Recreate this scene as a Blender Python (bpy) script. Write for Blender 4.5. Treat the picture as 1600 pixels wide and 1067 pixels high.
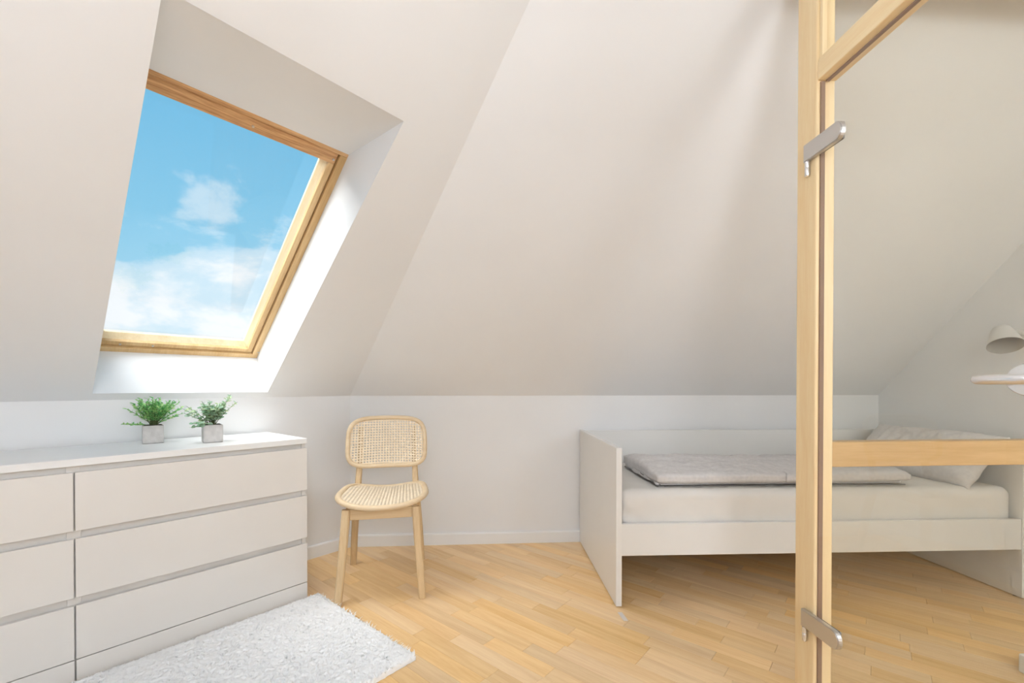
import bpy, bmesh, math, random
import numpy as np
from mathutils import Vector, Matrix, noise

for o in list(bpy.data.objects):
    bpy.data.objects.remove(o)
scn = bpy.context.scene
COL = scn.collection
R = math.radians
random.seed(7)

# ------------------------------------------------------------------ camera
cd = bpy.data.cameras.new('camera')
cam = bpy.data.objects.new('camera', cd)
COL.objects.link(cam)
cam.location = (0, 0, 1.03)
cam.rotation_euler = (R(90 - 0.4868), 0, R(-3.6287))
cd.sensor_fit = 'HORIZONTAL'
cd.sensor_width = 36
cd.lens = 36 * 685.96 / 1600
cd.shift_y = 0.0476
cd.clip_start = 0.02
scn.camera = cam

# ------------------------------------------------------------------ exposure
vs = scn.view_settings
vs.view_transform = 'Standard'
vs.look = 'None'
vs.gamma = 1.0
vs.use_curve_mapping = False
vs.exposure = 0.04
scn.cycles.diffuse_bounces = 4
scn.cycles.glossy_bounces = 3
scn.cycles.max_bounces = 8
scn.cycles.transparent_max_bounces = 12
scn.cycles.caustics_reflective = False
scn.cycles.caustics_refractive = False

# ------------------------------------------------------------------ sky
world = bpy.data.worlds.new('sky')
scn.world = world
world.use_nodes = True
wt = world.node_tree
wt.nodes.clear()


def nd(t, typ, **kw):
    n = t.nodes.new(typ)
    for k, v in kw.items():
        if k == 'inp':
            for kk, vv in v.items():
                n.inputs[kk].default_value = vv
        else:
            setattr(n, k, v)
    return n


def ramp(t, stops, fac=None, interp='LINEAR'):
    n = t.nodes.new('ShaderNodeValToRGB')
    n.color_ramp.interpolation = interp
    e = n.color_ramp.elements
    while len(e) < len(stops):
        e.new(0.5)
    for i, (p, c) in enumerate(stops):
        e[i].position = p
        e[i].color = (*c, 1) if len(c) == 3 else c
    if fac is not None:
        t.links.new(fac, n.inputs[0])
    return n


def math_node(t, op, a, b=None, clamp=False):
    n = t.nodes.new('ShaderNodeMath')
    n.operation = op
    n.use_clamp = clamp
    for i, v in enumerate((a, b)):
        if v is None:
            continue
        if isinstance(v, (int, float)):
            n.inputs[i].default_value = v
        else:
            t.links.new(v, n.inputs[i])
    return n.outputs[0]


tc = nd(wt, 'ShaderNodeTexCoord')
sep = nd(wt, 'ShaderNodeSeparateXYZ')
wt.links.new(tc.outputs['Generated'], sep.inputs[0])
mp = nd(wt, 'ShaderNodeMapping')
mp.inputs['Scale'].default_value = (1.0, 1.0, 1.55)
mp.inputs['Location'].default_value = (6.23, 7.42, 7.95)
wt.links.new(tc.outputs['Generated'], mp.inputs[0])
nz = nd(wt, 'ShaderNodeTexNoise', inp={'Scale': 4.8, 'Detail': 6.0, 'Roughness': 0.56, 'Distortion': 0.25})
wt.links.new(mp.outputs[0], nz.inputs['Vector'])
# clouds gather towards the horizon
cov = math_node(wt, 'MULTIPLY', math_node(wt, 'SUBTRACT', 0.285, sep.outputs['Z']), 1.2)
cl = math_node(wt, 'ADD', nz.outputs[0], cov)
cmask = ramp(wt, [(0.50, (0, 0, 0)), (0.60, (.45, .45, .45)), (0.74, (1, 1, 1))], cl, 'EASE')
sky = ramp(wt, [(0.0, (.50, .76, .90)), (0.10, (.42, .72, .88)), (0.30, (.245, .59, .82)), (0.50, (.16, .50, .77)), (1.0, (.10, .40, .70))], sep.outputs['Z'])
mx = nd(wt, 'ShaderNodeMix', data_type='RGBA')
wt.links.new(cmask.outputs[0], mx.inputs[0])
wt.links.new(sky.outputs[0], mx.inputs[6])
mx.inputs[7].default_value = (.93, .96, .98, 1)
bg = nd(wt, 'ShaderNodeBackground', inp={'Strength': 1.0})
wt.links.new(mx.outputs[2], bg.inputs[0])
world.cycles.sampling_method = 'MANUAL'
world.cycles.sample_map_resolution = 256
wo = nd(wt, 'ShaderNodeOutputWorld')
wt.links.new(bg.outputs[0], wo.inputs[0])

# ------------------------------------------------------------------ layout
PHI = R(43.95)
L = Vector((math.sin(PHI), math.cos(PHI), 0))     # along the skylight wall, towards the corner
N = Vector((math.cos(PHI), -math.sin(PHI), 0))    # from that wall into the room
Z = Vector((0, 0, 1))
XC, YB, XR = -0.8598, 2.8834, 2.7345
HK = 0.97
PB, PL = R(44.204), R(38.667)
ZC = 2.52
A = Vector((XC, YB, HK))
S = N * math.cos(PL) + Z * math.sin(PL)           # up the skylight slope
OUT = -N * math.sin(PL) + Z * math.cos(PL)        # outward through the roof
YF = -1.6
END = 3.0
E0 = Vector((XC, YB, 0)) - L * END

# thin cloud veils the sun: a broad soft glow that falls on the window lining and the chest
sd = bpy.data.lights.new('sun', 'SUN')
sun = bpy.data.objects.new('sun', sd)
COL.objects.link(sun)
sdir = (L * 0.56 - S * 0.48 - OUT * 0.60).normalized()
sun.rotation_euler = sdir.to_track_quat('-Z', 'Y').to_euler()
sd.energy = 10.5
sd.angle = R(70)
sd.color = (1, .985, .96)


# ------------------------------------------------------------------ materials
MATS = {}


def new_mat(name):
    m = bpy.data.materials.new(name)
    m.use_nodes = True
    t = m.node_tree
    b = t.nodes['Principled BSDF']
    MATS[name] = m
    return m, t, b


def bump(t, b, height, strength, dist=0.01):
    n = nd(t, 'ShaderNodeBump', inp={'Strength': strength, 'Distance': dist})
    t.links.new(height, n.inputs['Height'])
    t.links.new(n.outputs[0], b.inputs['Normal'])
    return n


def plain(name, col, rough=0.5, var=0.02, scale=8.0, bstr=0.0, bscale=200.0, metal=0.0, spec=0.5):
    m, t, b = new_mat(name)
    c = nd(t, 'ShaderNodeTexCoord')
    n = nd(t, 'ShaderNodeTexNoise', inp={'Scale': scale, 'Detail': 1.0})
    t.links.new(c.outputs['Object'], n.inputs['Vector'])
    lo = tuple(max(0, x * (1 - var)) for x in col)
    hi = tuple(min(1, x * (1 + var)) for x in col)
    r = ramp(t, [(0.3, lo), (0.7, hi)], n.outputs[0])
    t.links.new(r.outputs[0], b.inputs['Base Color'])
    b.inputs['Roughness'].default_value = rough
    b.inputs['Metallic'].default_value = metal
    b.inputs['Specular IOR Level'].default_value = spec
    if bstr:
        n2 = nd(t, 'ShaderNodeTexNoise', inp={'Scale': bscale, 'Detail': 3.0})
        t.links.new(c.outputs['Object'], n2.inputs['Vector'])
        bump(t, b, n2.outputs[0], bstr, 0.002)
    return m


def wood(name, dark, light, axis='Z', rough=0.42, scale=5.0, rnd=0.0, ring=0.5, hue=None):
    """procedural timber, grain along one object axis"""
    m, t, b = new_mat(name)
    c = nd(t, 'ShaderNodeTexCoord')
    mpn = nd(t, 'ShaderNodeMapping')
    sc = [14.0, 14.0, 14.0]
    sc['XYZ'.index(axis)] = 0.9
    mpn.inputs['Scale'].default_value = sc
    t.links.new(c.outputs['Object'], mpn.inputs[0])
    oi = nd(t, 'ShaderNodeObjectInfo')
    off = nd(t, 'ShaderNodeVectorMath', operation='ADD')
    cmb = nd(t, 'ShaderNodeCombineXYZ')
    r9 = math_node(t, 'MULTIPLY', oi.outputs['Random'], 37.0)
    for i in range(3):
        t.links.new(r9, cmb.inputs[i])
    t.links.new(mpn.outputs[0], off.inputs[0])
    t.links.new(cmb.outputs[0], off.inputs[1])
    n1 = nd(t, 'ShaderNodeTexNoise', inp={'Scale': scale * .35, 'Detail': 3.0, 'Roughness': .6, 'Distortion': ring})
    n2 = nd(t, 'ShaderNodeTexNoise', inp={'Scale': scale * 2.4, 'Detail': 3.0, 'Roughness': .7})
    for n in (n1, n2):
        t.links.new(off.outputs[0], n.inputs['Vector'])
    s = math_node(t, 'ADD', math_node(t, 'MULTIPLY', n1.outputs[0], .65), math_node(t, 'MULTIPLY', n2.outputs[0], .35))
    r = ramp(t, [(0.34, dark), (0.62, light)], s)
    out = r.outputs[0]
    if rnd:
        hs = nd(t, 'ShaderNodeHueSaturation')
        t.links.new(out, hs.inputs['Color'])
        v = math_node(t, 'ADD', math_node(t, 'MULTIPLY', oi.outputs['Random'], rnd), 1 - rnd * .55)
        t.links.new(v, hs.inputs['Value'])
        sv = math_node(t, 'ADD', math_node(t, 'MULTIPLY', math_node(t, 'FRACT', math_node(t, 'MULTIPLY', oi.outputs['Random'], 17.3)), .22), .88)
        t.links.new(sv, hs.inputs['Saturation'])
        out = hs.outputs[0]
    t.links.new(out, b.inputs['Base Color'])
    b.inputs['Roughness'].default_value = rough
    bump(t, b, n2.outputs[0], 0.04, 0.002)
    return m


def glass(name, tint, rough=0.0, refl=1.0):
    """thin clear pane: straight transmission plus fresnel reflection"""
    m, t, b = new_mat(name)
    t.nodes.remove(b)
    tr = nd(t, 'ShaderNodeBsdfTransparent')
    tr.inputs[0].default_value = (*tint, 1)
    gl = nd(t, 'ShaderNodeBsdfGlossy')
    gl.inputs['Roughness'].default_value = rough
    gl.inputs['Color'].default_value = (refl, refl, refl, 1)
    fr = nd(t, 'ShaderNodeFresnel', inp={'IOR': 1.5})
    geo = nd(t, 'ShaderNodeNewGeometry')
    # outer faces reflect, inner faces only let light through (the ior of the fresnel node flips on back faces)
    k = math_node(t, 'MULTIPLY', fr.outputs[0], math_node(t, 'SUBTRACT', 1.0, geo.outputs['Backfacing']))
    ms = nd(t, 'ShaderNodeMixShader')
    t.links.new(k, ms.inputs[0])
    t.links.new(tr.outputs[0], ms.inputs[1])
    t.links.new(gl.outputs[0], ms.inputs[2])
    t.links.new(ms.outputs[0], t.nodes['Material Output'].inputs[0])
    return m


M_wall = plain('wall_paint', (.86, .855, .85), .75, .008, 3.0)
M_white = plain('white_lining', (.88, .88, .88), .55, .006)
M_base = plain('white_skirting', (.88, .875, .865), .4, .006)
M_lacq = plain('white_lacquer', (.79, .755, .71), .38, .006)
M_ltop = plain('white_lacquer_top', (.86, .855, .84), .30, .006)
M_bed = plain('white_bed_foil', (.84, .82, .785), .36, .006)
M_gapd = plain('drawer_shadow_gap', (.55, .52, .47), .6, .01)
M_sheet = plain('white_sheet', (.80, .765, .715), .9, .015, 10, .25, 500)
M_linen = plain('grey_linen', (.73, .70, .685), .95, .05, 60, .5, 700)
M_pipe = plain('dark_piping', (.20, .19, .175), .9, .05)
M_metal = plain('satin_steel', (.62, .60, .58), .33, .01, metal=.85)
M_silver = plain('bright_handle', (.80, .80, .81), .25, .01, metal=.75)
M_seal = plain('brown_seal', (.30, .19, .13), .7, .05)
M_conc = plain('concrete_pot', (.58, .55, .525), .85, .12, 35, .4, 160)
M_soil = plain('dark_soil', (.05, .04, .03), 1.0, .3, 60)
M_shade = plain('lamp_white', (.72, .70, .66), .5, .01)
M_shadein = plain('lamp_inside', (.42, .39, .34), .6, .01)
M_plast = plain('white_plastic', (.85, .85, .85), .4, .01)
M_tape = plain('tape_scrap', (.80, .72, .66), .5, .03)
M_stem = plain('plant_stem', (.12, .16, .06), .7, .2)
M_cane = plain('cane_weave', (.88, .74, .55), .6, .08, 45, .3, 300)
M_rim = wood('cane_rim', (.70, .52, .32), (.82, .66, .45), 'X', .5)
M_chairwood = wood('chair_beech', (.62, .43, .23), (.75, .56, .33), 'Z', .45)
M_chairwoodx = wood('chair_beech_cross', (.62, .43, .23), (.75, .56, .33), 'X', .45)
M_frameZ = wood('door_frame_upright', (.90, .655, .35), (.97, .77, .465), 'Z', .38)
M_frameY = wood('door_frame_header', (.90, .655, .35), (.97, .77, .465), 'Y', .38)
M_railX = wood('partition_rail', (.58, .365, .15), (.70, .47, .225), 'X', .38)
M_plank = wood('maple_strip', (.82, .515, .235), (.95, .665, .35), 'X', .36, 4.0, .15, .9)
M_pine_u = wood('pine_sash_across', (.42, .19, .065), (.74, .45, .22), 'X', .4, 8.0, 0, 2.0)
M_pine_v = wood('pine_sash_upright', (.55, .33, .13), (.72, .50, .25), 'Y', .4, 4.0)
M_glass = glass('window_glass', (.985, .995, 1.0))
M_dglass = glass('door_glass', (.990, .987, .968))
M_subfl = plain('subfloor', (.25, .15, .07), .8)



def glow(name, strength, col=(.80, .89, 1.02)):
    m, t, b = new_mat(name)
    b.inputs['Base Color'].default_value = (.9, .9, .9, 1)
    b.inputs['Emission Color'].default_value = (*col, 1)
    b.inputs['Emission Strength'].default_value = strength
    return m


M_glow = glow('fill_glow_pendant', 15.0)  # emitters for the added out-of-view fill globes
M_glow_floor = glow('fill_glow_stand', 14.0, (.83, .90, 1.0))
M_glow_hall = glow('fill_glow_hall', 12.0, (.83, .90, 1.0))

m, t, b = new_mat('rug_pile')
g = nd(t, 'ShaderNodeNewGeometry')
r = ramp(t, [(0, (.95, .945, .935)), (1, (.99, .99, .985))], g.outputs['Random Per Island'])
df = nd(t, 'ShaderNodeBsdfDiffuse')
tl_ = nd(t, 'ShaderNodeBsdfTranslucent')
ms = nd(t, 'ShaderNodeMixShader', inp={0: .06})
for n in (df, tl_):
    t.links.new(r.outputs[0], n.inputs['Color'])
t.links.new(df.outputs[0], ms.inputs[1])
t.links.new(tl_.outputs[0], ms.inputs[2])
t.links.new(ms.outputs[0], t.nodes['Material Output'].inputs[0])
t.nodes.remove(b)
M_pile = m

m, t, b = new_mat('maple_strip_far')
g = nd(t, 'ShaderNodeNewGeometry')
r = ramp(t, [(0, (.72, .45, .21)), (1, (.86, .58, .30))], g.outputs['Random Per Island'])
t.links.new(r.outputs[0], b.inputs['Base Color'])
b.inputs['Roughness'].default_value = .33
M_plankfar = m


def leaf_mat(name, a, c):
    m, t, b = new_mat(name)
    g = nd(t, 'ShaderNodeNewGeometry')
    r = ramp(t, [(0, a[0]), (.5, a[1]), (1, a[2])], g.outputs['Random Per Island'])
    t.links.new(r.outputs[0], b.inputs['Base Color'])
    b.inputs['Roughness'].default_value = .5
    b.inputs['Subsurface Weight'].default_value = 0.0
    tl = nd(t, 'ShaderNodeBsdfTranslucent')
    t.links.new(r.outputs[0], tl.inputs[0])
    ms = nd(t, 'ShaderNodeMixShader', inp={0: c})
    t.links.new(b.outputs[0], ms.inputs[1])
    t.links.new(tl.outputs[0], ms.inputs[2])
    t.links.new(ms.outputs[0], t.nodes['Material Output'].inputs[0])
    return m


M_leaf1 = leaf_mat('green_leaf', ((.13, .44, .13), (.30, .66, .24), (.60, .82, .34)), .3)
M_leaf2 = leaf_mat('greyish_leaf', ((.28, .50, .31), (.55, .72, .55), (.68, .80, .44)), .25)


# ------------------------------------------------------------------ helpers
def link(name, me, mat=None, parent=None, smooth=False):
    o = bpy.data.objects.new(name, me)
    COL.objects.link(o)
    if mat is not None and not me.materials:
        me.materials.append(mat)
    if parent is not None:
        o.parent = parent
    if smooth:
        me.polygons.foreach_set('use_smooth', [True] * len(me.polygons))
    return o


def mesh(name, verts, faces, mat=None, parent=None, smooth=False):
    me = bpy.data.meshes.new(name)
    me.from_pydata([tuple(v) for v in verts], [], faces)
    me.update()
    return link(name, me, mat, parent, smooth)


def from_bm(name, bm, mat=None, parent=None, smooth=False):
    bmesh.ops.recalc_face_normals(bm, faces=bm.faces)
    me = bpy.data.meshes.new(name)
    bm.to_mesh(me)
    bm.free()
    return link(name, me, mat, parent, smooth)


def bm_box(x0, x1, y0, y1, z0, z1, bev=0.0, seg=2):
    bm = bmesh.new()
    bmesh.ops.create_cube(bm, size=1)
    for v in bm.verts:
        v.co = Vector(((x0 + x1) / 2 + v.co.x * (x1 - x0), (y0 + y1) / 2 + v.co.y * (y1 - y0), (z0 + z1) / 2 + v.co.z * (z1 - z0)))
    if bev:
        bmesh.ops.bevel(bm, geom=list(bm.edges), offset=bev, segments=seg, affect='EDGES', profile=0.5)
    return bm


def box(name, x0, x1, y0, y1, z0, z1, mat, parent=None, bev=0.0, seg=2):
    o = from_bm(name, bm_box(x0, x1, y0, y1, z0, z1, bev, seg), mat, parent)
    return o


def hexa(name, p8, mat, parent=None, bev=0.0, seg=2):
    """box with free corners: bottom four (ccw), top four"""
    bm = bmesh.new()
    vs_ = [bm.verts.new(p) for p in p8]
    for f in ((3, 2, 1, 0), (4, 5, 6, 7), (0, 1, 5, 4), (1, 2, 6, 5), (2, 3, 7, 6), (3, 0, 4, 7)):
        bm.faces.new([vs_[i] for i in f])
    if bev:
        bmesh.ops.bevel(bm, geom=list(bm.edges), offset=bev, segments=seg, affect='EDGES', profile=0.5)
    return from_bm(name, bm, mat, parent)


def sweep(name, path, ra, rb, mat, parent=None, closed=False, sides=10, up=Vector((0, 0, 1)), boxy=False, smooth=True):
    """tube along a path; ra / rb = half sizes (numbers or per point lists)"""
    n = len(path)
    path = [Vector(p) for p in path]
    verts, faces = [], []
    for i, p in enumerate(path):
        a = path[(i - 1) % n] if (closed or i > 0) else path[i]
        c = path[(i + 1) % n] if (closed or i < n - 1) else path[i]
        tn = (c - a).normalized()
        u = up - tn * up.dot(tn)
        if u.length < 1e-4:
            u = Vector((1, 0, 0)) - tn * tn.x
        u.normalize()
        w = tn.cross(u)
        A_ = ra[i] if isinstance(ra, (list, tuple)) else ra
        B_ = rb[i] if isinstance(rb, (list, tuple)) else rb
        for k in range(sides):
            an = 2 * math.pi * (k + .5) / sides
            cx, sx = math.cos(an), math.sin(an)
            if boxy:
                q = (abs(cx) ** 6 + abs(sx) ** 6) ** (1 / 6)
                cx, sx = cx / q, sx / q
            verts.append(p + w * A_ * cx + u * B_ * sx)
    m_ = n if closed else n - 1
    for i in range(m_):
        for k in range(sides):
            a0 = i * sides + k
            a1 = i * sides + (k + 1) % sides
            j = ((i + 1) % n) * sides
            faces.append((a0, a1, j + (k + 1) % sides, j + k))
    if not closed:
        faces.append(tuple(reversed(range(sides))))
        faces.append(tuple(range((n - 1) * sides, n * sides)))
    o = mesh(name, verts, faces, mat, parent, smooth)
    if smooth and boxy:
        try:
            o.data.set_sharp_from_angle(angle=R(40))
        except Exception:
            pass
    return o


def lathe(name, prof, mat, parent=None, n=32, M=None, caps=True):
    verts, faces = [], []
    for (r_, z_) in prof:
        for k in range(n):
            an = 2 * math.pi * k / n
            v = Vector((r_ * math.cos(an), r_ * math.sin(an), z_))
            verts.append(M @ v if M else v)
    for i in range(len(prof) - 1):
        for k in range(n):
            faces.append((i * n + k, i * n + (k + 1) % n, (i + 1) * n + (k + 1) % n, (i + 1) * n + k))
    if caps:
        faces.append(tuple(reversed(range(n))))
        faces.append(tuple(range((len(prof) - 1) * n, len(prof) * n)))
    o = mesh(name, verts, faces, mat, parent, True)
    try:
        o.data.set_sharp_from_angle(angle=R(45))
    except Exception:
        pass
    return o


def empty(name, loc=(0, 0, 0), rz=0.0, mat4=None):
    o = bpy.data.objects.new(name, None)
    o.empty_display_size = .1
    COL.objects.link(o)
    if mat4 is not None:
        o.matrix_world = mat4
    else:
        o.location = loc
        o.rotation_euler = (0, 0, rz)
    return o


def tag(o, label, cat=None, group=None, kind=None):
    o['label'] = label
    if cat:
        o['category'] = cat
    if group:
        o['group'] = group
    if kind:
        o['kind'] = kind
    return o


def struct(o, label=None):
    o['kind'] = 'structure'
    if label:
        o['label'] = label
    return o


# ------------------------------------------------------------------ room shell
def P2(v):
    return Vector((v.x, v.y, 0))


tb = math.tan(PB)
hip_a = (ZC - HK) / tb
tl = math.tan(PL)
hip_dx = (tb / tl - math.sin(PHI)) / math.cos(PHI)
HIP = A + Vector((hip_dx, -1, tb)) * hip_a
YT = YB - hip_a                                    # where the back slope meets the flat ceiling
FL = Vector((E0.x, YF, 0))
room = [(XC, YB), (E0.x, E0.y), (E0.x, YF), (XR, YF), (XR, YB)]

floor = struct(box('floor', E0.x, XR, YF, YB, -.05, -.0125, M_subfl), 'light maple strip parquet floor laid diagonally')

struct(mesh('wall_back', [(XC, YB, 0), (XR, YB, 0), (XR, YB, HK), (XC, YB, HK)], [(0, 1, 2, 3)], M_wall), 'low white knee wall behind the chair and the bed')
struct(mesh('wall_left', [E0, (XC, YB, 0), A, E0 + Z * HK], [(0, 1, 2, 3)], M_wall), 'low white knee wall behind the chest of drawers')
struct(mesh('wall_right', [(XR, YB, 0), (XR, YF, 0), (XR, YF, ZC), (XR, YT, ZC), (XR, YB, HK)], [(0, 1, 2, 3, 4)], M_wall), 'white gable wall at the head of the bed')
vmax = (ZC - HK) / math.sin(PL)
E1 = E0 + Z * HK + S * vmax
struct(mesh('wall_side', [FL, E0, E0 + Z * HK, E1, (E0.x, E1.y, ZC), (E0.x, YF, ZC)], [(0, 1, 2), (0, 2, 4, 5), (2, 3, 4)], M_wall))
struct(mesh('wall_front', [(E0.x, YF, 0), (XR, YF, 0), (XR, YF, ZC), (E0.x, YF, ZC)], [(0, 1, 2, 3)], M_wall))
struct(mesh('ceiling', [HIP, (XR, YT, ZC), (XR, YF, ZC), (E0.x, YF, ZC), (E0.x, E1.y, ZC), E1], [(0, 1, 2, 3, 4, 5)], M_wall))
struct(mesh('ceiling_slope_back', [A, (XR, YB, HK), (XR, YT, ZC), HIP], [(0, 1, 2, 3)], M_wall), 'white sloping ceiling above the bed')

# skylight slope with the window opening
U0, U1, V0, V1 = .509, 1.209, .047, 1.6406


def sl(u, v, d=0.0):
    return A - L * u + S * v + OUT * d


kh = -(HIP - A).dot(L) / vmax                      # hip position per metre up the slope
vv = [sl(0, 0), sl(END, 0), sl(kh * V0, V0), sl(U0, V0), sl(U1, V0), sl(END, V0),
      sl(kh * V1, V1), sl(U0, V1), sl(U1, V1), sl(END, V1), HIP, E1]
struct(mesh('ceiling_slope_left', vv, [(0, 1, 5, 4, 3, 2), (2, 3, 7, 6), (4, 5, 9, 8), (6, 7, 8, 9, 11, 10)], M_wall), 'white sloping ceiling around the skylight')

# skirting boards
def skirt(name, p, q, n):
    d = (q - p).normalized()
    h, w = .075, .016
    prof = [(0, 0), (w, 0), (w, h - .008), (w - .003, h - .002), (w - .008, h), (0, h)]
    verts = [p + n * a + Z * c for a, c in prof] + [q + n * a + Z * c for a, c in prof]
    k = len(prof)
    faces = [tuple(range(k)), tuple(reversed(range(k, 2 * k)))] + [(i, (i + 1) % k, k + (i + 1) % k, k + i) for i in range(k)]
    o = mesh(name, verts, faces, M_base)
    bm = bmesh.new()
    bm.from_mesh(o.data)
    bmesh.ops.recalc_face_normals(bm, faces=bm.faces)
    bm.to_mesh(o.data)
    bm.free()
    return struct(o)


skirt('baseboard_back', Vector((XC, YB, 0)), Vector((XR, YB, 0)), Vector((0, -1, 0)))['label'] = 'white skirting board along the back wall'
skirt('baseboard_left', E0, Vector((XC, YB, 0)), N)['label'] = 'white skirting board along the wall behind the chest'
skirt('baseboard_right', Vector((XR, YF, 0)), Vector((XR, YB - .02, 0)), Vector((-1, 0, 0)))['label'] = 'white skirting board along the gable wall'

# ------------------------------------------------------------------ parquet strips
PD = R(-44.0)
pdir = Vector((math.cos(PD), math.sin(PD)))
pnor = Vector((-math.sin(PD), math.cos(PD)))
PW = .0695


def clip_poly(poly, ring):
    """clip a convex polygon with the convex room outline"""
    m_ = len(ring)
    area = sum(ring[i][0] * ring[(i + 1) % m_][1] - ring[(i + 1) % m_][0] * ring[i][1] for i in range(m_))
    sg = 1 if area > 0 else -1
    for i in range(m_):
        a, c = ring[i], ring[(i + 1) % m_]
        out = []
        for j in range(len(poly)):
            p, q = poly[j], poly[(j + 1) % len(poly)]
            fp = sg * ((c[0] - a[0]) * (p[1] - a[1]) - (c[1] - a[1]) * (p[0] - a[0]))
            fq = sg * ((c[0] - a[0]) * (q[1] - a[1]) - (c[1] - a[1]) * (q[0] - a[0]))
            if fp >= 0:
                out.append(p)
            if (fp >= 0) != (fq >= 0):
                s = fp / (fp - fq)
                out.append((p[0] + (q[0] - p[0]) * s, p[1] + (q[1] - p[1]) * s))
        poly = out
        if len(poly) < 3:
            return []
    return poly


def prism(poly, inset=.0007, top=0.0, bot=-.0125):
    cx = sum(p[0] for p in poly) / len(poly)
    cy = sum(p[1] for p in poly) / len(poly)
    k = len(poly)

    def shr(p, d):
        v = Vector((p[0] - cx, p[1] - cy))
        l = v.length
        return (cx + v.x * (1 - d / max(l, 1e-3)), cy + v.y * (1 - d / max(l, 1e-3)))
    V = [(*p, bot) for p in poly] + [(*p, top - .0006) for p in poly] + [(*shr(p, inset * 2.0), top) for p in poly]
    F = []
    for i in range(k):
        j = (i + 1) % k
        F.append((i, j, k + j, k + i))
        F.append((k + i, k + j, 2 * k + j, 2 * k + i))
    F.append(tuple(range(2 * k, 3 * k)))
    return V, F


cf = Vector((math.sin(R(3.6287)), math.cos(R(3.6287))))
cr = Vector((cf.y, -cf.x))
strips = []
rs = random.Random(3)
ga = .0004
for j in range(-80, 90):
    x = -5.5 + rs.random() * .5
    while x < 6.0:
        ln = rs.choice((.30, .36, .42, .48, .54))
        y0, y1 = j * PW + ga, (j + 1) * PW - ga
        quad = [(x + ga, y0), (x + ln - ga, y0), (x + ln - ga, y1), (x + ga, y1)]
        wq = [(pdir.x * a + pnor.x * c, pdir.y * a + pnor.y * c) for a, c in quad]
        x += ln
        cl_ = clip_poly(wq, room)
        if len(cl_) < 3:
            continue
        ar = abs(sum(cl_[i][0] * cl_[(i + 1) % len(cl_)][1] - cl_[(i + 1) % len(cl_)][0] * cl_[i][1] for i in range(len(cl_)))) / 2
        if ar < 2e-4:
            continue
        strips.append((wq, cl_, ar, ln, (x - ln, j * PW)))


def in_view(poly):
    for p in poly:
        v = Vector(p)
        d = v.dot(cf)
        if d < .3:
            continue
        u = 800 + 685.96 * v.dot(cr) / d
        w = 603.8 + 685.96 * 1.03 / d
        # not hidden behind the chest's front
        q = Vector((v.x, v.y, 0)) - Vector((-.8536, 2.1764, 0))
        if q.dot(N) < -.02 and q.dot(L) < -.0:
            continue
        if -20 < u < 1620 and w < 1085:
            return True
    return False


shared = {}
far_v, far_f = [], []
npl = 0
for wq, cl_, ar, ln, org in strips:
    if in_view(cl_) and npl < 300:
        whole = len(cl_) == 4 and ar > .999 * (ln - 2 * ga) * (PW - 2 * ga)
        c = Vector((sum(p[0] for p in cl_) / len(cl_), sum(p[1] for p in cl_) / len(cl_)))
        if whole:
            if ln not in shared:
                h, w = ln / 2 - ga, PW / 2 - ga
                V, F = prism([(-h, -w), (h, -w), (h, w), (-h, w)])
                me = bpy.data.meshes.new('plank')
                me.from_pydata(V, [], F)
                me.materials.append(M_plank)
                shared[ln] = me
            me = shared[ln].copy()                  # single-user meshes render faster here
        else:
            loc = []
            for p in cl_:
                d = Vector(p) - c
                loc.append((d.dot(pdir), d.dot(pnor)))
            ar_s = sum(loc[i][0] * loc[(i + 1) % len(loc)][1] - loc[(i + 1) % len(loc)][0] * loc[i][1] for i in range(len(loc)))
            if ar_s < 0:
                loc.reverse()
            V, F = prism(loc)
            me = bpy.data.meshes.new('plank')
            me.from_pydata(V, [], F)
            me.materials.append(M_plank)
        o = bpy.data.objects.new('plank', me)
        COL.objects.link(o)
        o.location = (c.x, c.y, 0)
        o.rotation_euler = (0, 0, PD)
        o.parent = floor
        npl += 1
    else:
        V, F = prism(cl_)
        k = len(far_v)
        far_v += V
        far_f += [tuple(i + k for i in f) for f in F]
o = mesh('plank_field', far_v, far_f, M_plankfar, floor)
o['kind'] = 'stuff'
print('planks', npl, 'rest', len(strips) - npl)

# ------------------------------------------------------------------ skylight
D0, D1 = 0.0, .25
FT = 1.345                                          # upper end of the frame, along the slope
MW = Matrix.Identity(4)
MW.col[0].xyz = -L
MW.col[1].xyz = S
MW.col[2].xyz = OUT
MW.col[3].xyz = A
if MW.to_3x3().determinant() < 0:
    MW.col[0].xyz = L
    sgn = -1
else:
    sgn = 1
win = empty('window_1', mat4=MW)
struct(win, 'pine roof window set in a deep white lining in the sloping ceiling')


def wb(u, v, d):
    return Vector((u * sgn, v, d))


def wslab(name, a, mat, parent, bev=0.0):
    """a = eight (u, v, d) corners"""
    return hexa(name, [wb(*p) for p in a], mat, parent, bev)


def wbox(name, u0, u1, v0, v1, d0, d1, mat, parent, bev=0.0):
    x0, x1 = sorted((u0 * sgn, u1 * sgn))
    return box(name, x0, x1, v0, v1, d0, d1, mat, parent, bev)


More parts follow.
